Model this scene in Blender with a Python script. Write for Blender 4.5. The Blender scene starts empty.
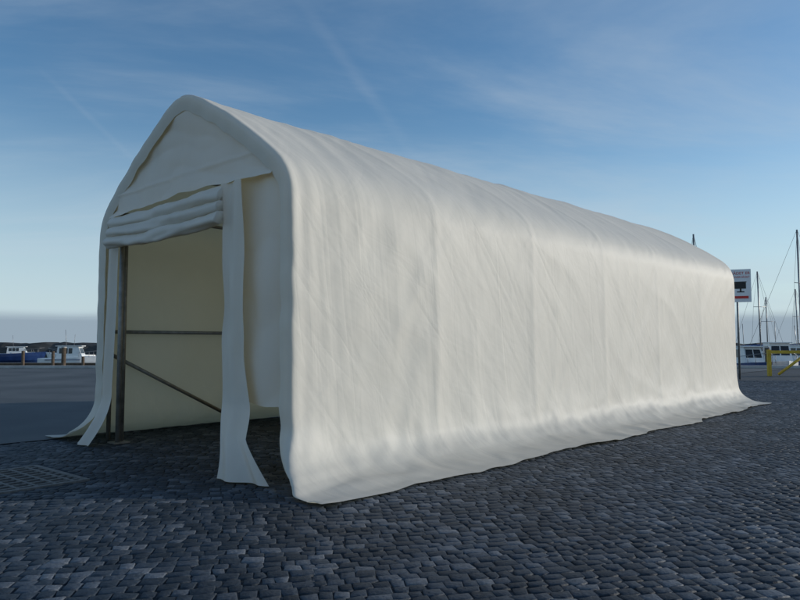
import bpy, math, random
import bmesh
from mathutils import Vector, noise, Matrix
random.seed(7)
D = bpy.data
scene = bpy.context.scene
COL = scene.collection
scene.view_settings.view_transform = 'Standard'
scene.view_settings.look = 'None'
scene.view_settings.exposure = 0

# ---------------------------------------------------------------- helpers
def nz(x, y, z=0.0):
    return noise.noise(Vector((x, y, z)))
def sm(a, b, x):
    t = max(0.0, min(1.0, (x - a) / (b - a)))
    return t * t * (3 - 2 * t)
def empty(name, loc=(0, 0, 0), rz=0.0):
    o = D.objects.new(name, None); COL.objects.link(o)
    o.location = loc; o.rotation_euler = (0, 0, rz); return o
def mesh(name, vs, fs, mat=None, parent=None, smooth=False, loc=None):
    m = D.meshes.new(name); m.from_pydata(vs, [], fs); m.update()
    if smooth:
        m.polygons.foreach_set('use_smooth', [True] * len(m.polygons))
    o = D.objects.new(name, m); COL.objects.link(o)
    if mat: m.materials.append(mat)
    if parent: o.parent = parent
    if loc: o.location = loc
    return o
def grid(name, P, mat, parent, closed=False, smooth=True):
    n = len(P); k = len(P[0]); vs = [p for r in P for p in r]; fs = []
    for i in range(n - 1):
        for j in range(k - (0 if closed else 1)):
            j2 = (j + 1) % k
            fs.append((i * k + j, i * k + j2, (i + 1) * k + j2, (i + 1) * k + j))
    return mesh(name, vs, fs, mat, parent, smooth)
def fillholes(o):
    bm = bmesh.new(); bm.from_mesh(o.data)
    bmesh.ops.holes_fill(bm, edges=[e for e in bm.edges if e.is_boundary], sides=0)
    bm.to_mesh(o.data); bm.free()
def tube(name, pts, r, mat, parent, seg=8):
    P = []
    pts = [Vector(p) for p in pts]
    for i, p in enumerate(pts):
        a = pts[max(0, i - 1)]; b = pts[min(len(pts) - 1, i + 1)]
        d = (b - a).normalized()
        up = Vector((0, 0, 1)) if abs(d.z) < .95 else Vector((1, 0, 0))
        x = d.cross(up).normalized(); y = x.cross(d).normalized()
        P.append([tuple(p + x * (r * math.cos(t * 2 * math.pi / seg)) + y * (r * math.sin(t * 2 * math.pi / seg))) for t in range(seg)])
    o = grid(name, P, mat, parent, closed=True)
    fillholes(o)
    return o
def box(name, c, s, mat, parent=None, rz=0.0, bev=0.0):
    bm = bmesh.new(); bmesh.ops.create_cube(bm, size=1)
    bmesh.ops.scale(bm, vec=s, verts=bm.verts)
    if bev: bmesh.ops.bevel(bm, geom=bm.edges[:], offset=bev, segments=2, affect='EDGES')
    m = D.meshes.new(name); bm.to_mesh(m); bm.free()
    o = D.objects.new(name, m); COL.objects.link(o); m.materials.append(mat)
    o.location = c; o.rotation_euler = (0, 0, rz)
    if parent: o.parent = parent
    return o

# ---------------------------------------------------------------- materials
def newmat(name, col=(.5, .5, .5), rough=.6, metal=0.0, spec=.5):
    m = D.materials.new(name); m.use_nodes = True
    b = m.node_tree.nodes['Principled BSDF']
    b.inputs['Base Color'].default_value = (*col, 1)
    b.inputs['Roughness'].default_value = rough
    b.inputs['Metallic'].default_value = metal
    b.inputs['Specular IOR Level'].default_value = spec
    return m
def N(m, t, **kw):
    n = m.node_tree.nodes.new(t)
    for k, v in kw.items(): setattr(n, k, v)
    return n
def L(m, a, b): m.node_tree.links.new(a, b)
def simple(name, col, rough=.6, metal=0.0, var=.15, scale=6.0, spec=.5):
    m = newmat(name, col, rough, metal, spec)
    b = m.node_tree.nodes['Principled BSDF']
    tc = N(m, 'ShaderNodeTexCoord'); no = N(m, 'ShaderNodeTexNoise')
    no.inputs['Scale'].default_value = scale; no.inputs['Detail'].default_value = 5
    L(m, tc.outputs['Object'], no.inputs['Vector'])
    r = N(m, 'ShaderNodeValToRGB')
    r.color_ramp.elements[0].position = .3; r.color_ramp.elements[1].position = .7
    r.color_ramp.elements[0].color = (*[c * (1 - var) for c in col], 1)
    r.color_ramp.elements[1].color = (*[min(1, c * (1 + var)) for c in col], 1)
    L(m, no.outputs['Fac'], r.inputs['Fac']); L(m, r.outputs['Color'], b.inputs['Base Color'])
    bp = N(m, 'ShaderNodeBump'); bp.inputs['Strength'].default_value = .15
    L(m, no.outputs['Fac'], bp.inputs['Height']); L(m, bp.outputs['Normal'], b.inputs['Normal'])
    return m

def fabric(name, col, trans, rough=.38, spec=.5, bump=1.0):
    m = newmat(name, col, rough, 0, spec)
    nt = m.node_tree; b = nt.nodes['Principled BSDF']; out = nt.nodes['Material Output']
    tc = N(m, 'ShaderNodeTexCoord')
    acc = None
    for ang, sc, st, dist in ((52, (.36, .36, 3.2), .6, .7), (-40, (.36, .36, 3.0), .4, .7), (84, (.36, .36, 5.0), .45, .6), (20, (.7, .7, 6.0), .12, 1.0)):
        mp = N(m, 'ShaderNodeMapping'); mp.vector_type = 'TEXTURE'
        mp.inputs['Rotation'].default_value = (0, math.radians(ang), 0)
        mp.inputs['Scale'].default_value = (1 / sc[0], 1 / sc[1], 1 / sc[2])
        L(m, tc.outputs['Object'], mp.inputs['Vector'])
        no = N(m, 'ShaderNodeTexNoise'); no.inputs['Scale'].default_value = 1.0
        no.inputs['Detail'].default_value = 3; no.inputs['Roughness'].default_value = .42
        no.inputs['Distortion'].default_value = dist
        L(m, mp.outputs['Vector'], no.inputs['Vector'])
        s = N(m, 'ShaderNodeMath', operation='SUBTRACT'); s.inputs[1].default_value = .5
        a = N(m, 'ShaderNodeMath', operation='ABSOLUTE')
        L(m, no.outputs['Fac'], s.inputs[0]); L(m, s.outputs[0], a.inputs[0])
        ml = N(m, 'ShaderNodeMath', operation='MULTIPLY'); ml.inputs[1].default_value = st
        L(m, a.outputs[0], ml.inputs[0])
        if acc is None: acc = ml
        else:
            ad = N(m, 'ShaderNodeMath', operation='ADD')
            L(m, acc.outputs[0], ad.inputs[0]); L(m, ml.outputs[0], ad.inputs[1]); acc = ad
    cr = N(m, 'ShaderNodeTexNoise'); cr.inputs['Scale'].default_value = 7; cr.inputs['Detail'].default_value = 3
    cr.inputs['Distortion'].default_value = .8
    L(m, tc.outputs['Object'], cr.inputs['Vector'])
    ml = N(m, 'ShaderNodeMath', operation='MULTIPLY'); ml.inputs[1].default_value = .05
    L(m, cr.outputs['Fac'], ml.inputs[0])
    ad = N(m, 'ShaderNodeMath', operation='ADD'); L(m, acc.outputs[0], ad.inputs[0]); L(m, ml.outputs[0], ad.inputs[1])
    bp = N(m, 'ShaderNodeBump'); bp.inputs['Strength'].default_value = .5 * bump; bp.inputs['Distance'].default_value = .036
    L(m, ad.outputs[0], bp.inputs['Height'])
    dn = N(m, 'ShaderNodeTexNoise'); dn.inputs['Scale'].default_value = 1.1; dn.inputs['Detail'].default_value = 7
    dn.inputs['Roughness'].default_value = .65
    L(m, tc.outputs['Object'], dn.inputs['Vector'])
    r = N(m, 'ShaderNodeValToRGB'); r.color_ramp.elements[0].position = .3; r.color_ramp.elements[1].position = .65
    r.color_ramp.elements[0].color = (*[c * .93 for c in col], 1); r.color_ramp.elements[1].color = (*col, 1)
    L(m, dn.outputs['Fac'], r.inputs['Fac'])
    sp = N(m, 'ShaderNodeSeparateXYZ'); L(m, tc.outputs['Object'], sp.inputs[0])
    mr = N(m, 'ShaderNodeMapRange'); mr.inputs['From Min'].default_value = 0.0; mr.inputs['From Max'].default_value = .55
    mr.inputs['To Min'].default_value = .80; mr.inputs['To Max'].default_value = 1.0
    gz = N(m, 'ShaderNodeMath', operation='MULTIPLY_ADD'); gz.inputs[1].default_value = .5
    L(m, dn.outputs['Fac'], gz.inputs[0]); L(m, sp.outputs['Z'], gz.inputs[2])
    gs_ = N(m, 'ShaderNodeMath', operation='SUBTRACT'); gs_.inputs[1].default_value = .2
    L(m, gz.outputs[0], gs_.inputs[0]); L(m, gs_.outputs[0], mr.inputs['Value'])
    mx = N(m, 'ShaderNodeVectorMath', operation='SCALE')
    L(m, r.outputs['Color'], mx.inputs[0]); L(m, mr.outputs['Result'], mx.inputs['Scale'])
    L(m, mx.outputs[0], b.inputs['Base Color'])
    L(m, bp.outputs['Normal'], b.inputs['Normal'])
    tr = N(m, 'ShaderNodeBsdfTranslucent'); tr.inputs['Color'].default_value = (.95, .80, .47, 1)
    mixs = N(m, 'ShaderNodeMixShader'); mixs.inputs[0].default_value = trans
    L(m, b.outputs[0], mixs.inputs[1]); L(m, tr.outputs[0], mixs.inputs[2]); L(m, mixs.outputs[0], out.inputs['Surface'])
    return m

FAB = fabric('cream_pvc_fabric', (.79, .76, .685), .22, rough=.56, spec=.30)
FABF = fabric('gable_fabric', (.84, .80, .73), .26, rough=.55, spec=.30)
STEEL = simple('galvanised_steel', (.26, .26, .25), .55, .6, .25, 9)
CONC = simple('concrete', (.45, .44, .42), .85, 0, .2, 2)
WOOD = simple('weathered_timber', (.10, .07, .045), .85, 0, .35, 4)
YEL = simple('yellow_paint', (.62, .40, .03), .5, 0, .15, 5)
WHITE = simple('white_gelcoat', (.78, .78, .76), .3, 0, .06, 2)
BLUE = simple('navy_hull_paint', (.02, .05, .16), .3, 0, .2, 2)
DARK = simple('dark_glass', (.015, .018, .022), .1, 0, .2, 2)
ALU = simple('mast_aluminium', (.30, .29, .28), .4, .5, .15, 3)
ROPE = simple('rigging_wire', (.08, .08, .08), .6, 0, .1, 3)
IRON = simple('cast_iron', (.14, .14, .14), .65, .3, .3, 20)
ROCK = simple('breakwater_rock', (.05, .05, .048), .9, 0, .4, .6)
RED = simple('red_print', (.6, .04, .03), .6, 0, .05, 3)
BLK = simple('black_print', (.02, .02, .02), .6, 0, .05, 3)
SIGNW = simple('sign_white', (.8, .8, .8), .45, 0, .04, 3)
SAIL = simple('sail_cover', (.05, .10, .28), .8, 0, .2, 3)

SETT = newmat('granite_sett', (.07, .08, .1), .68, 0, .3)
b = SETT.node_tree.nodes['Principled BSDF']
g = N(SETT, 'ShaderNodeNewGeometry'); r = N(SETT, 'ShaderNodeValToRGB')
cr = r.color_ramp; cr.elements[0].color = (.016, .025, .036, 1); cr.elements[1].color = (.115, .130, .150, 1)
e = cr.elements.new(.45); e.color = (.030, .042, .057, 1)
e = cr.elements.new(.82); e.color = (.050, .064, .083, 1)
L(SETT, g.outputs['Random Per Island'], r.inputs['Fac'])
tc = N(SETT, 'ShaderNodeTexCoord'); n1 = N(SETT, 'ShaderNodeTexNoise'); n1.inputs['Scale'].default_value = 45; n1.inputs['Detail'].default_value = 6
L(SETT, tc.outputs['Object'], n1.inputs['Vector'])
n2 = N(SETT, 'ShaderNodeTexNoise'); n2.inputs['Scale'].default_value = .6; n2.inputs['Detail'].default_value = 5
L(SETT, tc.outputs['Object'], n2.inputs['Vector'])
mr = N(SETT, 'ShaderNodeMapRange'); mr.inputs['To Min'].default_value = .3; mr.inputs['To Max'].default_value = 1.7
L(SETT, n1.outputs['Fac'], mr.inputs['Value'])
mr2 = N(SETT, 'ShaderNodeMapRange'); mr2.inputs['From Min'].default_value = .3; mr2.inputs['From Max'].default_value = .7
mr2.inputs['To Min'].default_value = .60; mr2.inputs['To Max'].default_value = 1.35
L(SETT, n2.outputs['Fac'], mr2.inputs['Value'])
mm = N(SETT, 'ShaderNodeMath', operation='MULTIPLY'); L(SETT, mr.outputs[0], mm.inputs[0]); L(SETT, mr2.outputs[0], mm.inputs[1])
vm = N(SETT, 'ShaderNodeVectorMath', operation='SCALE'); L(SETT, r.outputs['Color'], vm.inputs[0]); L(SETT, mm.outputs[0], vm.inputs['Scale'])
L(SETT, vm.outputs[0], b.inputs['Base Color'])
bp = N(SETT, 'ShaderNodeBump'); bp.inputs['Strength'].default_value = .8; bp.inputs['Distance'].default_value = .008
L(SETT, n1.outputs['Fac'], bp.inputs['Height']); L(SETT, bp.outputs['Normal'], b.inputs['Normal'])

GR = newmat('paving_ground', (.05, .05, .05), .8, 0, .3)
b = GR.node_tree.nodes['Principled BSDF']
tc = N(GR, 'ShaderNodeTexCoord'); mp = N(GR, 'ShaderNodeMapping'); mp.inputs['Rotation'].default_value = (0, 0, .2)
L(GR, tc.outputs['Object'], mp.inputs['Vector'])
bk = N(GR, 'ShaderNodeTexBrick'); bk.inputs['Scale'].default_value = 1; bk.inputs['Brick Width'].default_value = .12
bk.inputs['Row Height'].default_value = .10; bk.inputs['Mortar Size'].default_value = .012
bk.inputs['Color1'].default_value = (.024, .034, .046, 1); bk.inputs['Color2'].default_value = (.055, .069, .087, 1)
bk.inputs['Mortar'].default_value = (.034, .038, .041, 1)
L(GR, mp.outputs[0], bk.inputs['Vector'])
n2 = N(GR, 'ShaderNodeTexNoise'); n2.inputs['Scale'].default_value = .5; n2.inputs['Detail'].default_value = 6
L(GR, tc.outputs['Object'], n2.inputs['Vector'])
mr2 = N(GR, 'ShaderNodeMapRange'); mr2.inputs['From Min'].default_value = .3; mr2.inputs['From Max'].default_value = .7
mr2.inputs['To Min'].default_value = .65; mr2.inputs['To Max'].default_value = 1.15
L(GR, n2.outputs['Fac'], mr2.inputs['Value'])
vm = N(GR, 'ShaderNodeVectorMath', operation='SCALE'); L(GR, bk.outputs['Color'], vm.inputs[0]); L(GR, mr2.outputs[0], vm.inputs['Scale'])
L(GR, vm.outputs[0], b.inputs['Base Color'])

AS = newmat('asphalt', (.06, .06, .062), .85, 0, .3)
b = AS.node_tree.nodes['Principled BSDF']
tc = N(AS, 'ShaderNodeTexCoord')
na = N(AS, 'ShaderNodeTexNoise'); na.inputs['Scale'].default_value = 60; na.inputs['Detail'].default_value = 4
nb = N(AS, 'ShaderNodeTexNoise'); nb.inputs['Scale'].default_value = .35; nb.inputs['Detail'].default_value = 7
L(AS, tc.outputs['Object'], na.inputs['Vector']); L(AS, tc.outputs['Object'], nb.inputs['Vector'])
ra = N(AS, 'ShaderNodeValToRGB'); ra.color_ramp.elements[0].position = .3; ra.color_ramp.elements[1].position = .7
ra.color_ramp.elements[0].color = (.058, .070, .078, 1); ra.color_ramp.elements[1].color = (.118, .130, .138, 1)
L(AS, nb.outputs['Fac'], ra.inputs['Fac'])
mr = N(AS, 'ShaderNodeMapRange'); mr.inputs['To Min'].default_value = .5; mr.inputs['To Max'].default_value = 1.5
L(AS, na.outputs['Fac'], mr.inputs['Value'])
vm = N(AS, 'ShaderNodeVectorMath', operation='SCALE'); L(AS, ra.outputs['Color'], vm.inputs[0]); L(AS, mr.outputs[0], vm.inputs['Scale'])
L(AS, vm.outputs[0], b.inputs['Base Color'])
bp = N(AS, 'ShaderNodeBump'); bp.inputs['Strength'].default_value = .4; bp.inputs['Distance'].default_value = .01
L(AS, na.outputs['Fac'], bp.inputs['Height']); L(AS, bp.outputs['Normal'], b.inputs['Normal'])

SEA = newmat('sea_water', (.03, .055, .075), .12)
b = SEA.node_tree.nodes['Principled BSDF']
tc = N(SEA, 'ShaderNodeTexCoord'); no = N(SEA, 'ShaderNodeTexNoise'); no.inputs['Scale'].default_value = .9; no.inputs['Detail'].default_value = 6
L(SEA, tc.outputs['Object'], no.inputs['Vector']); bp = N(SEA, 'ShaderNodeBump'); bp.inputs['Strength'].default_value = .6; bp.inputs['Distance'].default_value = .15
L(SEA, no.outputs['Fac'], bp.inputs['Height']); L(SEA, bp.outputs['Normal'], b.inputs['Normal'])

# ---------------------------------------------------------------- tent
ANG = math.radians(46.38)
C = Vector((-1.045, 6.72, 0))
W = 4.5; LEN = 12.9; BAY = LEN / 6
tent = empty('storage_tent', C, ANG)
half = [(-.84, .03), (-.60, .035), (-.34, .07), (-.17, .15), (-.07, .27), (-.025, .45), (-.005, .9), (0, 1.6), (0, 2.3), (.005, 2.72), (.03, 2.98), (.13, 3.20),
        (.38, 3.43), (.95, 3.81), (1.5, 4.13), (2.0, 4.37), (2.25, 4.42)]
ctrl = half + [(W - d, z) for d, z in half[-2::-1]]
def cr_spline(P, n):
    out = []
    for i in range(len(P) - 1):
        p0 = P[max(0, i - 1)]; p1 = P[i]; p2 = P[i + 1]; p3 = P[min(len(P) - 1, i + 2)]
        for k in range(n):
            t = k / n
            out.append(tuple(.5 * ((2 * p1[a]) + (-p0[a] + p2[a]) * t + (2 * p0[a] - 5 * p1[a] + 4 * p2[a] - p3[a]) * t * t + (-p0[a] + 3 * p1[a] - 3 * p2[a] + p3[a]) * t ** 3) for a in (0, 1)))
    out.append(P[-1]); return out
raw = cr_spline(ctrl, 24)
acc = [0]
for i in range(1, len(raw)): acc.append(acc[-1] + math.dist(raw[i], raw[i - 1]))
NS = 300; prof = []; j = 0
for i in range(NS):
    s = acc[-1] * i / (NS - 1)
    while j < len(acc) - 2 and acc[j + 1] < s: j += 1
    t = (s - acc[j]) / (acc[j + 1] - acc[j])
    prof.append((raw[j][0] + (raw[j + 1][0] - raw[j][0]) * t, raw[j][1] + (raw[j + 1][1] - raw[j][1]) * t))
nrm = []
for i in range(NS):
    a = prof[max(0, i - 1)]; b_ = prof[min(NS - 1, i + 1)]
    dx, dz = b_[0] - a[0], b_[1] - a[1]; l = math.hypot(dx, dz)
    nrm.append((-dz / l, dx / l))
def topz(u):
    best = 0
    for i in range(NS - 1):
        if (prof[i][0] - u) * (prof[i + 1][0] - u) <= 0 and prof[i][1] > 2: best = max(best, prof[i][1] + (prof[i+1][1]-prof[i][1]) * ((u - prof[i][0]) / ((prof[i+1][0] - prof[i][0]) or 1)))
    return best
def sided(z):
    best = 0
    for i in range(NS // 2):
        if (prof[i][1] - z) * (prof[i + 1][1] - z) <= 0: best = max(best, prof[i][0])
    return best

rows = [(-.03, .20), (-.045, .15), (-.055, .10), (-.060, .06), (-.055, .03), (-.04, .010), (-.02, .002), (0, 0)]
NV = 320
rows += [(LEN * k / NV, 0) for k in range(1, NV + 1)]
rows += [(LEN + .03, .006), (LEN + .05, .03), (LEN + .055, .08), (LEN + .05, .2)]
P = []
for v, sh in rows:
    R = []
    for i, (u, z) in enumerate(prof):
        nu, nzv = nrm[i]
        s = acc[-1] * i / (NS - 1)
        side = 1 if u < W / 2 else -1
        sg_ = s if side > 0 else acc[-1] - s
        wr = 0
        for a, amp, f1, f2, sd in ((.75, .0080, .28, 1.6, 0), (-.65, .0065, .28, 1.5, 9), (1.42, .0080, .20, 2.2, 4), (1.0, .003, .5, 4.2, 14)):
            p = v * math.cos(a) + sg_ * math.sin(a); q = -v * math.sin(a) + sg_ * math.cos(a)
            n_ = nz(p * f1 + sd, q * f2 + .6 * nz(v * .5, sg_ * .5, sd), sd + side)
            msk = .35 + 1.2 * max(0, nz(v * .4, sg_ * .4, sd + 20) + .25)
            wr += amp * msk * (1 - 2.6 * math.sqrt(n_ * n_ + .0015))
        wr += .022 * nz(v * .40, sg_ * .40, 3 + side)
        fr = (v / BAY) % 1.0; dd = min(fr, 1 - fr) * BAY
        wr += .006 * math.exp(-(dd / .07) ** 2) - .014 * math.sin(math.pi * fr) * (1 if z > 1 else z)
        wr += .020 * nz(v * 2.2, sg_ * 2.4, 6) * math.exp(-((z - .30) / .30) ** 2)
        wr += .009 * nz(v * 6, sg_ * 7, 16) * math.exp(-((z - .22) / .25) ** 2)
        wr += .013 * math.exp(-max(0, v) / .45) * nz(v * 6.5 + .6 * nz(sg_ * .8, 3), sg_ * .45, 11) * sm(-.02, .12, v)
        k = 1 if z > .12 else .4
        du, dz = nu * wr * k, nzv * wr * k
        puck = 1 + .12 * nz(s * 4, 0, 1)
        if sh:
            if z > 2.5: du -= nu * sh * puck; dz -= nzv * sh * puck
            else: du += side * sh * puck * (.35 + .65 * sm(0, .5, z))
        uu = u + du; zz = z + dz
        vv = v
        if v < .0: vv += .012 * nz(s * 4, 2, 5)
        out_ = -u if side > 0 else u - W
        if out_ > .1:
            k2 = 1 + .20 * nz(v * .7, side * 3.1, 8) + .08 * nz(v * 3.1, side * 3.1, 8) - .22 * sm(7, LEN, v) + .12 * sm(2, 0, v)
            o2 = .1 + (out_ - .1) * k2
            uu = (-o2 if side > 0 else W + o2) + du
            zz += .04 * max(0, nz(v * 2.4, out_ * 3, side)) * sm(0, .3, out_)
        if v < .6 and z < .6:
            g_ = sm(.6, -.06, v) * (1 - z / .6) ** 1.6
            vv -= .36 * g_ * (1 + .3 * nz(s * 3, 1, 1))
            if side > 0: uu -= .26 * g_ * (1 - sm(.2, .6, out_))
        if v > LEN - .6 and z < .6:
            g_ = sm(LEN - .6, LEN + .1, v) * (1 - z / .6) ** 1.6
            vv += .25 * g_
        zz = max(zz, .030 + .006 * nz(v * 5, s * 5, 2))
        R.append((vv, uu, zz))
    P.append(R)
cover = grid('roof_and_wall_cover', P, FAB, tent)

def patch(name, fn, na, nb, mat=FABF, parent=tent):
    return grid(name, [[fn(a / (na - 1), b / (nb - 1)) for b in range(nb)] for a in range(na)], mat, parent)
def gable(a, b):
    u = .34 + a * (W - .68)
    zt = topz(u) - .05
    zb = 3.14 + .05 * math.sin(a * math.pi) + .02 * nz(u * 3, 1, 2)
    zb = min(zb, zt - .02)
    z = zb + (zt - zb) * b
    x = -.01 - .06 * (1 - b) ** 3 + .028 * nz(u * 1.2, z * 1.2, 7) + .022 * (1 - 2.4 * abs(nz(u * .8 + z * 1.2, z * 2.4 - u * .7, 3))) + .012 * nz(u * 6, z * 1.2, 5)
    x -= .014 * math.exp(-((z - 3.44) / .025) ** 2)
    return (x, u, z)
patch('gable_panel', gable, 110, 50)
def backg(a, b):
    u = .1 + a * (W - .2); zt = topz(u) - .05; z = .03 + (zt - .03) * b
    return (LEN - .02 + .03 * nz(u * 1.5, z, 3), u, z)
patch('back_wall', backg, 60, 50)
def leftp(a, b):
    z = .03 + b * 3.25
    fl = (1 - min(1, z / .7)) ** 1.7
    u = 4.04 + a * (W - .05 - sided(z) - 4.04) - .10 * fl + .015 * nz(z * 2, a * 2, 4)
    x = .0 - .38 * fl + .025 * nz(a * 2, z * .6, 6) + .022 * math.sin(a * 8 + z * .5)
    return (x, u, z)
patch('front_panel_beside_door', leftp, 24, 70)
def rightp(a, b):
    zb = .74 + .03 * a + .02 * nz(a * 3, 1)
    z = zb + b * (3.24 - zb)
    u0 = .05 + sided(z)
    u = u0 + a * (1.08 - u0)
    x = .02 + .03 * nz(a * 2, z * .6, 12) + .024 * math.sin(a * 9 + z * .5) + .03 * (1 - 2 * abs(nz(a * 1.5 + z * .6, z * 1.2, 31)))
    return (x, u, z)
patch('front_wall_panel', rightp, 40, 70)
def strip(a, b):
    z = .032 + b * 3.13
    fl = (1 - min(1, z / .75)) ** 1.3
    fr_ = .14 * sm(1.3, .6, z) + .56 * (1 - min(1, z / .42)) ** 1.2
    ul = 1.22 - .08 * (1 - b) - .36 * fl
    ur = .84 - .10 * (1 - b) - fr_
    u = ur + (ul - ur) * a + .022 * nz(z * 2.5, a * 2, 14)
    x = -.06 - .03 * (1 - b) - (.12 + .18 * a) * fl + .026 * math.sin(a * 7 + z * 1.1) + .04 * nz(a * 2.5, z * 1.4, 41) - .03 * fl * math.sin(a * 12)
    return (x, u, z)
patch('door_edge_flap', strip, 40, 90)
for k, zc in enumerate((2.80, 2.94, 3.07)):
    RR = []
    for i in range(110):
        t = i / 109; u = 1.2 + t * 2.86
        sag = -.05 * math.sin(t * math.pi) * (1 - k * .25) + .022 * nz(u * 1.5, k * 3, 2)
        row = []
        for q in range(24):
            th = q / 24 * 2 * math.pi
            rr = 1 + .25 * nz(u * 1.8 + k * 5, th * 1.2, k) + .08 * math.sin(th * 3 + u * 3) + .10 * nz(u * 7, th * .8, k + 9)
            row.append((-.05 + .085 * rr * math.cos(th) - .02 * (2 - k), u, zc + sag + .085 * rr * math.sin(th) + .03 * math.cos(th)))
        RR.append(row)
    fillholes(grid('rolled_door_fold_%d' % (k + 1), RR, FABF, tent, closed=True))
def archpts(v, ins):
    pts = []
    for i in range(NS):
        u, z = prof[i]
        if z < .9: continue
        pts.append((v, u - nrm[i][0] * ins, z - nrm[i][1] * ins))
    pts = pts[::3]
    a = pts[0]; z_ = pts[-1]
    return [(v, a[1], .02)] + pts + [(v, z_[1], .02)]
for k in range(7):
    v = .12 if k == 0 else (LEN - .1 if k == 6 else k * BAY)
    tube('steel_arch_%d' % (k + 1), archpts(v, .085), .032, STEEL, tent)
for nm, u, z in (('eave_rail_l', W - .33, 3.24), ('eave_rail_r', .33, 3.24), ('ridge_rail', W / 2, 4.31), ('mid_rail_l', W - .12, 1.56), ('mid_rail_r', .12, 1.56),
                 ('roof_rail_l', W - 1.0, 3.75), ('roof_rail_r', 1.0, 3.75)):
    tube(nm, [(.12, u, z), (LEN - .1, u, z)], .026, STEEL, tent)
for nm, u in (('brace_l', W - .14), ('brace_r', .14)):
    tube(nm, [(.14, u, 1.22), (BAY, u, .18)], .028, STEEL, tent)
    tube(nm + '_end', [(LEN - BAY, u, .18), (LEN - .1, u, 1.22)], .028, STEEL, tent)
tube('door_post_l', [(.07, 4.0, .02), (.07, 4.0, 3.05)], .036, STEEL, tent)
tube('door_post_l_inner', [(.16, 4.08, .02), (.16, 4.08, 3.05)], .03, STEEL, tent)
tube('door_post_r', [(.13, 1.12, .02), (.13, 1.12, 3.05)], .034, STEEL, tent)
tube('door_header', [(.12, 1.12, 3.02), (.12, 4.0, 3.02)], .03, STEEL, tent)
box('door_post_foot', (.1, 4.03, .03), (.22, .22, .02), STEEL, tent)

# ---------------------------------------------------------------- ground
gs = mesh('ground', [(-500, -80, 0), (500, -80, 0), (500, 38, 0), (-500, 38, 0), (-500, 38, -3), (500, 38, -3)], [(0, 1, 2, 3), (3, 2, 5, 4)], GR)
def loc2w(v, u):
    return (C.x + v * math.cos(ANG) - u * math.sin(ANG), C.y + v * math.sin(ANG) + u * math.cos(ANG))
UA = 5.15
p0 = loc2w(-60, UA)
tv = (37.5 - (C.y + UA * math.cos(ANG))) / math.sin(ANG)
p1 = loc2w(tv, UA)
mesh('asphalt_road', [(p0[0], p0[1], .014), (p1[0], p1[1], .014), (-480, 37.5, .014), (-480, p0[1], .014)], [(0, 1, 2, 3)], AS)
vs = []; fs = []
RA = math.radians(9); ca, sa = math.cos(RA), math.sin(RA)
rowp = .100
y = -8.0
while y < 30:
    x = -20 + random.random() * .1
    rh = rowp * random.uniform(.84, 1.14)
    while x < 30:
        w = random.uniform(.075, .145)
        cx, cy = x + w / 2, y + rh / 2
        wx = cx * ca - cy * sa; wy = cx * sa + cy * ca
        wy += .05 * math.sin(wx * .8) + .14 * nz(wx * .45, wy * .45, 3)
        x += w
        if wy < 1.0 or wy > 25.5: continue
        if abs(wx) > .60 * wy * 1.2 + 2.2: continue
        dx, dy = wx - C.x, wy - C.y
        uu = -dx * math.sin(ANG) + dy * math.cos(ANG); vv = dx * math.cos(ANG) + dy * math.sin(ANG)
        if uu > UA - .06: continue
        if 2.4 < vv < 12.3 and .3 < uu < 4.2: continue
        if -5.2 < wx < -2.9 and 6.0 < wy < 8.1:
            gx, gy = wx + 4.00, wy - 7.02
            ga = math.radians(-40)
            lx = gx * math.cos(ga) + gy * math.sin(ga); ly = -gx * math.sin(ga) + gy * math.cos(ga)
            if abs(lx) < .66 and abs(ly) < .60: continue
        rot = RA + .04 * math.cos(wx * .8) + random.gauss(0, .06)
        c_, s_ = math.cos(rot), math.sin(rot)
        hw, hh = (w - .004) / 2, (rh - .004) / 2
        top = .013 + random.gauss(0, .0011) + .003 * nz(wx * .8, wy * .8)
        tx, ty = random.gauss(0, .016), random.gauss(0, .016)
        base = len(vs)
        cor = [(-1, -1), (1, -1), (1, 1), (-1, 1)]
        jit = [(random.gauss(0, .0065), random.gauss(0, .0065)) for _ in range(4)]
        for k, zz in ((1.0, 0.0), (.97, top - .004), (.82, top)):
            for (a, b2), (ja, jb) in zip(cor, jit):
                lx = a * hw * k + ja; ly = b2 * hh * k + jb
                vs.append((wx + lx * c_ - ly * s_, wy + lx * s_ + ly * c_, max(0.0, zz + (lx * tx + ly * ty if zz else 0))))
        for q in (0, 4):
            for i in range(4):
                i2 = (i + 1) % 4
                fs.append((base + q + i, base + q + i2, base + q + 4 + i2, base + q + 4 + i))
        fs.append((base + 8, base + 9, base + 10, base + 11))
    y += rh
mesh('cobblestone_paving', vs, fs, SETT, smooth=True)

gr = empty('drain_grate', (-4.00, 7.02, 0), math.radians(-40))
box('frame_a', (0, .54, .012), (1.26, .06, .024), IRON, gr); box('frame_b', (0, -.54, .012), (1.26, .06, .024), IRON, gr)
box('frame_c', (.60, 0, .0115), (.06, 1.02, .023), IRON, gr); box('frame_d', (-.60, 0, .0115), (.06, 1.02, .023), IRON, gr)
box('pit', (0, 0, .003), (1.14, 1.02, .004), BLK, gr)
for i in range(8):
    box('bar_%d' % i, (-.49 + i * .14, 0, .0125), (.035, 1.02, .016), IRON, gr)
for i in range(6):
    box('crossbar_%d' % i, (0, -.425 + i * .17, .014), (1.14, .03, .017), IRON, gr)

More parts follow.
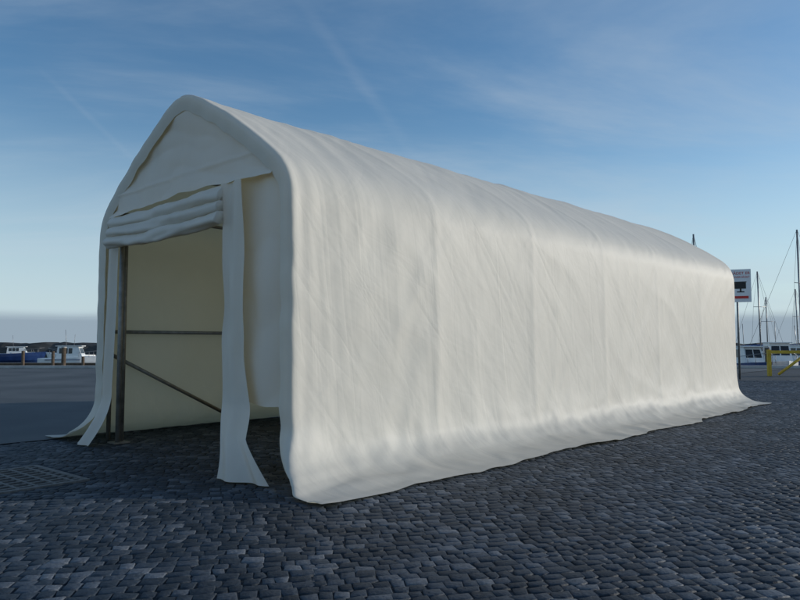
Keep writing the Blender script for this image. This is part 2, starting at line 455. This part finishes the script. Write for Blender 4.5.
# ---------------------------------------------------------------- harbour
WZ = -1.0
mesh('sea', [(-9000, 38.02, WZ), (9000, 38.02, WZ), (9000, 12000, WZ), (-9000, 12000, WZ)], [(0, 1, 2, 3)], SEA)
box('quay_kerb', (0, 37.75, .08), (900, .48, .16), CONC, None, 0, .02)
P = []
for i in range(400):
    x = -330 + i * 1.7
    row = []
    for j in range(9):
        t = j / 8
        yy = 118 + t * 8
        z = -1.9 + 3.3 * math.sin(math.pi * t) ** .7 + .45 * nz(x * .5, yy * .6, 1) + .3 * nz(x * 1.7, yy * 1.5, 4)
        row.append((x, yy + .6 * nz(x, t * 4, 9), z))
    P.append(row)
grid('breakwater', P, ROCK, None, smooth=False)

jt = empty('timber_jetty', (-36, 50, 0))
box('deck', (6, 0, -.12), (26, 1.6, .14), WOOD, jt)
box('fender', (6, -.85, -.28), (26, .1, .22), WOOD, jt)
for i in range(12):
    tube('pile', [(-6 + i * 2.15, -.95 + .1 * (i % 2), -3), (-6 + i * 2.15, -.95, random.uniform(.35, .95))], .11, WOOD, jt, 8)
for i, (x, yy) in enumerate(((-25.5, 41), (-20.6, 42), (17.6, 40), (22.2, 41.5))):
    mp_ = empty('mooring_pile', (x, yy, -3))
    tube('pile', [(0, 0, 0), (.02, 0, 3.9 + .2 * (i % 2))], .13, WOOD, mp_, 10)
    tube('cap', [(.02, 0, 3.9 + .2 * (i % 2)), (.02, 0, 3.97 + .2 * (i % 2))], .15, CONC, mp_, 10)

def hull(parent, Ln, Bm, H, mat, band=None):
    P = []
    n = 22
    for i in range(n):
        t = i / (n - 1)
        wv = Bm / 2 * (min(1, (t / .55)) ** .35 * .16 + .84 if t < .55 else (1 - ((t - .55) / .45) ** 2.2))
        wv = max(wv, .02)
        sheer = H * (1 + .25 * t * t)
        keel = -.35 * (1 - max(0, (t - .75) / .25) ** 2)
        x = (t - .5) * Ln
        rake = .12 * Ln * max(0, t - .8) / .2
        row = []
        for sgn in (-1, 1):
            pts = [(x + rake * .9, sgn * wv * .80, sheer + .0), (x + rake * .9, sgn * wv * 1.0, sheer - .02), (x + rake * .6, sgn * wv * .98, sheer * .6), (x + rake * .25, sgn * wv * .85, sheer * .1), (x, sgn * wv * .3, keel)]
            row += pts if sgn < 0 else pts[::-1]
        P.append(row)
    o = grid('hull', P, mat, parent, closed=True, smooth=False)
    fillholes(o)
def cabin(parent, x0, x1, w, z0, z1, mat, name='cabin', rake=.3):
    vs = [(x0, -w, z0), (x1, -w * .9, z0), (x1, w * .9, z0), (x0, w, z0), (x0 + .1, -w * .86, z1), (x1 - rake, -w * .75, z1), (x1 - rake, w * .75, z1), (x0 + .1, w * .86, z1)]
    return mesh(name, vs, [(0, 1, 5, 4), (1, 2, 6, 5), (2, 3, 7, 6), (3, 0, 4, 7), (4, 5, 6, 7)], mat, parent)
def window_band(parent, x0, x1, w, z0, z1, H0, H1, rake):
    def wy(x, z):
        t = (z - H0) / (H1 - H0); f = (x - x0) / (x1 - x0)
        return (w * (1 - .1 * f)) * (1 - t) + (w * (.86 - .11 * f)) * t + .012
    n = 3
    for sgn in (-1, 1):
        for i in range(n):
            a = x0 + .25 + (x1 - x0 - .65 - rake) * i / n; b2 = x0 + .17 + (x1 - x0 - .65 - rake) * (i + 1) / n
            mesh('side_window', [(a, sgn * wy(a, z0), z0), (b2, sgn * wy(b2, z0), z0), (b2, sgn * wy(b2, z1), z1), (a, sgn * wy(a, z1), z1)], [(0, 1, 2, 3)], DARK, parent)
    def wx(z):
        t = (z - H0) / (H1 - H0); return x1 - rake * t + .012
    for a, b2 in ((-.78, -.05), (.05, .78)):
        mesh('windscreen', [(wx(z0), a * w * .9, z0), (wx(z0), b2 * w * .9, z0), (wx(z1), b2 * w * .82, z1), (wx(z1), a * w * .82, z1)], [(0, 1, 2, 3)], DARK, parent)
    mesh('aft_window', [(x0 + .02, -w * .6, z0), (x0 + .02, w * .6, z0), (x0 + .08, w * .55, z1), (x0 + .08, -w * .55, z1)], [(0, 1, 2, 3)], DARK, parent)
def motorboat(loc, rz, Ln, hm=WHITE, cab=1.1):
    e = empty('motorboat', loc, rz)
    hull(e, Ln, Ln * .34, .95, hm)
    w = Ln * .34 * .36
    cabin(e, -Ln * .22, Ln * .2, w, .9, .9 + cab, WHITE, 'cabin', .45)
    window_band(e, -Ln * .22, Ln * .2, w, .9 + cab * .42, .9 + cab * .86, .9, .9 + cab, .45)
    box('roof', (-Ln * .03, 0, .93 + cab), (Ln * .42, w * 1.85, .06), WHITE, e, 0, .02)
    box('foredeck', (Ln * .28, 0, 1.02), (Ln * .16, w * 1.1, .22), WHITE, e, 0, .06)
    tube('aerial', [(-Ln * .1, 0, .95 + cab), (-Ln * .12, 0, 2.4 + cab)], .02, ALU, e, 6)
    for sgn in (-1, 1):
        tube('rail', [(Ln * .15, sgn * w * 1.25, 1.45), (Ln * .42, sgn * w * .7, 1.62), (Ln * .55, 0, 1.7)], .018, ALU, e, 6)
        for xx, ww in ((.15, 1.25), (.3, 1.0), (.42, .7)):
            tube('stanchion', [(Ln * xx, sgn * w * ww, 1.0), (Ln * xx, sgn * w * ww, 1.5)], .015, ALU, e, 6)
    box('rub_rail', (-Ln * .1, 0, .80), (Ln * .55, Ln * .345, .05), BLUE, e)
    return e
def sailboat(loc, rz, Ln, mast, hm=WHITE, lean=0.0):
    e = empty('sailboat', loc, rz)
    hull(e, Ln, Ln * .3, .9, hm)
    w = Ln * .3 * .3
    cabin(e, -Ln * .1, Ln * .22, w, .85, 1.35, WHITE, 'coachroof', .3)
    for sgn in (-1, 1):
        for q in range(3):
            x = -Ln * .05 + q * Ln * .08
            mesh('port', [(x, sgn * (w * .97), 1.0), (x + .4, sgn * (w * .95), 1.0), (x + .4, sgn * (w * .90), 1.2), (x, sgn * (w * .92), 1.2)], [(0, 1, 2, 3)], DARK, e)
    mx = Ln * .1; top = (mx - mast * .02, lean, mast)
    tube('mast', [(mx, 0, .9), top], .075, ALU, e, 8)
    tube('boom', [(mx, 0, 1.95), (mx - Ln * .38, 0, 1.9)], .06, ALU, e, 8)
    tube('furled_sail', [(mx - .1, 0, 2.12), (mx - Ln * .2, 0, 2.06), (mx - Ln * .36, 0, 2.0)], .13, SAIL, e, 8)
    hh = mast * .62
    tube('spreader', [(mx, -.75, hh), (mx, .75, hh)], .03, ALU, e, 6)
    tube('forestay', [(Ln * .56, 0, 1.1), top], .012, ROPE, e, 5)
    tube('backstay', [(-Ln * .48, 0, .95), top], .012, ROPE, e, 5)
    for sgn in (-1, 1):
        tube('shroud', [(mx, sgn * Ln * .14, .9), (mx, sgn * .75, hh), top], .011, ROPE, e, 5)
        tube('guard_rail', [(-Ln * .45, sgn * Ln * .12, 1.5), (0, sgn * Ln * .145, 1.5), (Ln * .5, 0, 1.6)], .015, ALU, e, 5)
    return e
motorboat((-29.6, 62, WZ + .1), math.radians(8), 5.4)
motorboat((-38.5, 80, WZ + .1), math.radians(160), 6.0, WHITE, .9)
motorboat((-49.0, 88, WZ + .1), math.radians(20), 5.5, BLUE, .9)
sailboat((33.1, 58, WZ), math.radians(-60), 9, 12.0, WHITE, .3)
sailboat((38.9, 75, WZ), math.radians(-80), 8.5, 10.2, BLUE)
sailboat((48.0, 90, WZ), math.radians(-100), 8, 8.4)
sailboat((50.5, 88, WZ), math.radians(-75), 8, 9.3)
sailboat((25.6, 60, WZ), math.radians(-85), 9, 11.9, WHITE)
sailboat((49.0, 80, WZ), math.radians(70), 8, 9.5, BLUE)
sailboat((41.0, 66, WZ), math.radians(70), 8, 10.1)
motorboat((25.6, 46.5, WZ + .1), math.radians(-110), 6.4, WHITE, 1.4)
motorboat((22.3, 44, WZ + .1), math.radians(-95), 5.6, BLUE, 1.15)
motorboat((29.5, 50, WZ + .1), math.radians(-70), 6.4, BLUE, 1.2)

bar = empty('yellow_barrier', (15.7, 29.2, 0), math.radians(4))
for i in range(4):
    box('post_%d' % i, (i * 1.6, 0, .56), (.14, .14, 1.12), YEL, bar, 0, .01)
box('top_rail', (2.4, -.09, 1.02), (5.0, .05, .13), YEL, bar)
tube('diagonal_brace', [(.3, -.16, .08), (1.65, -.16, 1.0)], .06, YEL, bar, 8)
tube('diagonal_brace_2', [(3.4, -.16, .08), (4.75, -.16, 1.0)], .06, YEL, bar, 8)

sg = empty('surveillance_sign', (13.1, 26.5, 0), math.radians(-24))
tube('post', [(0, .05, 0), (0, .05, 4.2)], .04, STEEL, sg, 10)
SW, SH, SZ = .98, 1.28, 3.62
box('panel', (0, 0, SZ), (SW, .025, SH), SIGNW, sg, 0, .006)
def text(body, x, z, size, mat, parent, name):
    cu = D.curves.new(name, 'FONT'); cu.body = body; cu.size = size; cu.align_x = 'CENTER'; cu.align_y = 'CENTER'; cu.extrude = .001
    o = D.objects.new(name, cu); COL.objects.link(o); cu.materials.append(mat)
    o.parent = parent; o.location = (x, -.018, z); o.rotation_euler = (math.radians(90), 0, 0); return o
text('OMRÅDET ER', 0, SZ + .48, .15, RED, sg, 'sign_text_1')
text('VIDEOOVERVÅGET', 0, SZ + .33, .105, RED, sg, 'sign_text_2')
box('camera_body', (.06, -.016, SZ + .0), (.50, .006, .24), BLK, sg)
box('camera_lens', (-.26, -.016, SZ + .0), (.13, .006, .15), BLK, sg)
box('camera_hood', (.02, -.018, SZ + .14), (.62, .006, .035), BLK, sg)
box('camera_arm', (.12, -.016, SZ - .17), (.06, .006, .12), BLK, sg)
box('camera_foot', (.12, -.018, SZ - .24), (.26, .006, .04), BLK, sg)
box('red_footer', (0, -.016, SZ - .45), (.78, .006, .10), RED, sg)

# ---------------------------------------------------------------- light
EL = math.radians(13); AZ = math.atan2(.975, .22)
sd = Vector((math.cos(EL) * math.sin(AZ), math.cos(EL) * math.cos(AZ), math.sin(EL)))
sl = D.lights.new('sun', 'SUN'); sl.energy = 2.9; sl.angle = math.radians(.5); sl.color = (1, .94, .85)
so = D.objects.new('sun', sl); COL.objects.link(so); so.rotation_euler = sd.to_track_quat('Z', 'Y').to_euler()

w = D.worlds.new('World'); scene.world = w; w.use_nodes = True
nt = w.node_tree; bg = nt.nodes['Background']; bg.inputs['Strength'].default_value = .1
class WM: pass
wm = WM(); wm.node_tree = nt
sky = N(wm, 'ShaderNodeTexSky'); sky.sky_type = 'NISHITA'; sky.sun_disc = False
sky.sun_elevation = EL; sky.sun_rotation = AZ; sky.air_density = 1.0; sky.dust_density = .3; sky.ozone_density = 2.5
tc = N(wm, 'ShaderNodeTexCoord'); sp = N(wm, 'ShaderNodeSeparateXYZ'); L(wm, tc.outputs['Generated'], sp.inputs[0])
def math_(op, a, b=None, c=None):
    n = N(wm, 'ShaderNodeMath', operation=op)
    for i, x in enumerate((a, b, c)):
        if x is None: continue
        if isinstance(x, (int, float)): n.inputs[i].default_value = x
        else: L(wm, x, n.inputs[i])
    return n.outputs[0]
def mapr(x, a, b2, c=0.0, d=1.0):
    n = N(wm, 'ShaderNodeMapRange'); n.interpolation_type = 'SMOOTHSTEP'
    L(wm, x, n.inputs['Value']); n.inputs['From Min'].default_value = a; n.inputs['From Max'].default_value = b2
    n.inputs['To Min'].default_value = c; n.inputs['To Max'].default_value = d; return n.outputs['Result']
def mixc(f, a, b2):
    n = N(wm, 'ShaderNodeMix'); n.data_type = 'RGBA'
    if isinstance(f, float): n.inputs[0].default_value = f
    else: L(wm, f, n.inputs[0])
    for x, i in ((a, 6), (b2, 7)):
        if isinstance(x, tuple): n.inputs[i].default_value = (*x, 1)
        else: L(wm, x, n.inputs[i])
    return n.outputs[2]
Zs = sp.outputs['Z']
hs = N(wm, 'ShaderNodeHueSaturation'); hs.inputs['Saturation'].default_value = 1.15; hs.inputs['Value'].default_value = 1.45
L(wm, sky.outputs['Color'], hs.inputs['Color'])
col = hs.outputs['Color']
zz = math_('ADD', Zs, .12)
px = math_('DIVIDE', sp.outputs['X'], zz); py = math_('DIVIDE', sp.outputs['Y'], zz)
cb = N(wm, 'ShaderNodeCombineXYZ'); L(wm, px, cb.inputs[0]); L(wm, py, cb.inputs[1])
mp = N(wm, 'ShaderNodeMapping'); mp.inputs['Rotation'].default_value = (0, 0, .35); mp.inputs['Scale'].default_value = (.45, 1.1, 1)
L(wm, cb.outputs[0], mp.inputs['Vector'])
cn = N(wm, 'ShaderNodeTexNoise'); cn.inputs['Scale'].default_value = .9; cn.inputs['Detail'].default_value = 9; cn.inputs['Roughness'].default_value = .6; cn.inputs['Distortion'].default_value = .6
L(wm, mp.outputs[0], cn.inputs['Vector'])
cf = math_('MULTIPLY', mapr(cn.outputs['Fac'], .38, .78), .55)
col = mixc(cf, col, (4.6, 5.5, 6.4))
def contrail(A, B, width, strength):
    A = Vector(A).normalized(); B = Vector(B).normalized(); n_ = A.cross(B).normalized(); mid = (A + B).normalized()
    ext = A.dot(mid)
    d1 = N(wm, 'ShaderNodeVectorMath', operation='DOT_PRODUCT'); L(wm, tc.outputs['Generated'], d1.inputs[0]); d1.inputs[1].default_value = n_
    d2 = N(wm, 'ShaderNodeVectorMath', operation='DOT_PRODUCT'); L(wm, tc.outputs['Generated'], d2.inputs[0]); d2.inputs[1].default_value = mid
    f = math_('MULTIPLY', mapr(math_('ABSOLUTE', d1.outputs['Value']), 0.0, width, 1, 0), mapr(d2.outputs['Value'], ext - .004, ext + .02))
    f = math_('MULTIPLY', f, mapr(cn.outputs['Fac'], .3, .6, .3, 1.0))
    return math_('MULTIPLY', f, strength)
col = mixc(contrail((-.50, .97, .375), (-.39, .97, .27), .006, .45), col, (6.5, 7, 7.5))
col = mixc(contrail((-.15, .95, .50), (.03, .98, .26), .014, .13), col, (6.5, 7, 7.5))
col = mixc(mapr(Zs, -.02, .34, .88, 0.0), col, (5.3, 6.7, 7.6))
wob = math_('MULTIPLY', math_('SUBTRACT', cn.outputs['Fac'], .5), .012)
col = mixc(mapr(math_('ADD', Zs, wob), .028, .046, .92, 0.0), col, (2.8, 3.6, 4.4))
L(wm, col, bg.inputs['Color'])

# ---------------------------------------------------------------- camera
cam = D.cameras.new('camera'); cam.lens = 684 / 800 * 36; cam.sensor_width = 36; cam.clip_end = 20000; cam.clip_start = .05
co = D.objects.new('camera', cam); COL.objects.link(co); co.location = (0, 0, 1.4)
co.rotation_euler = (math.radians(90 + 3.6), 0, 0); scene.camera = co
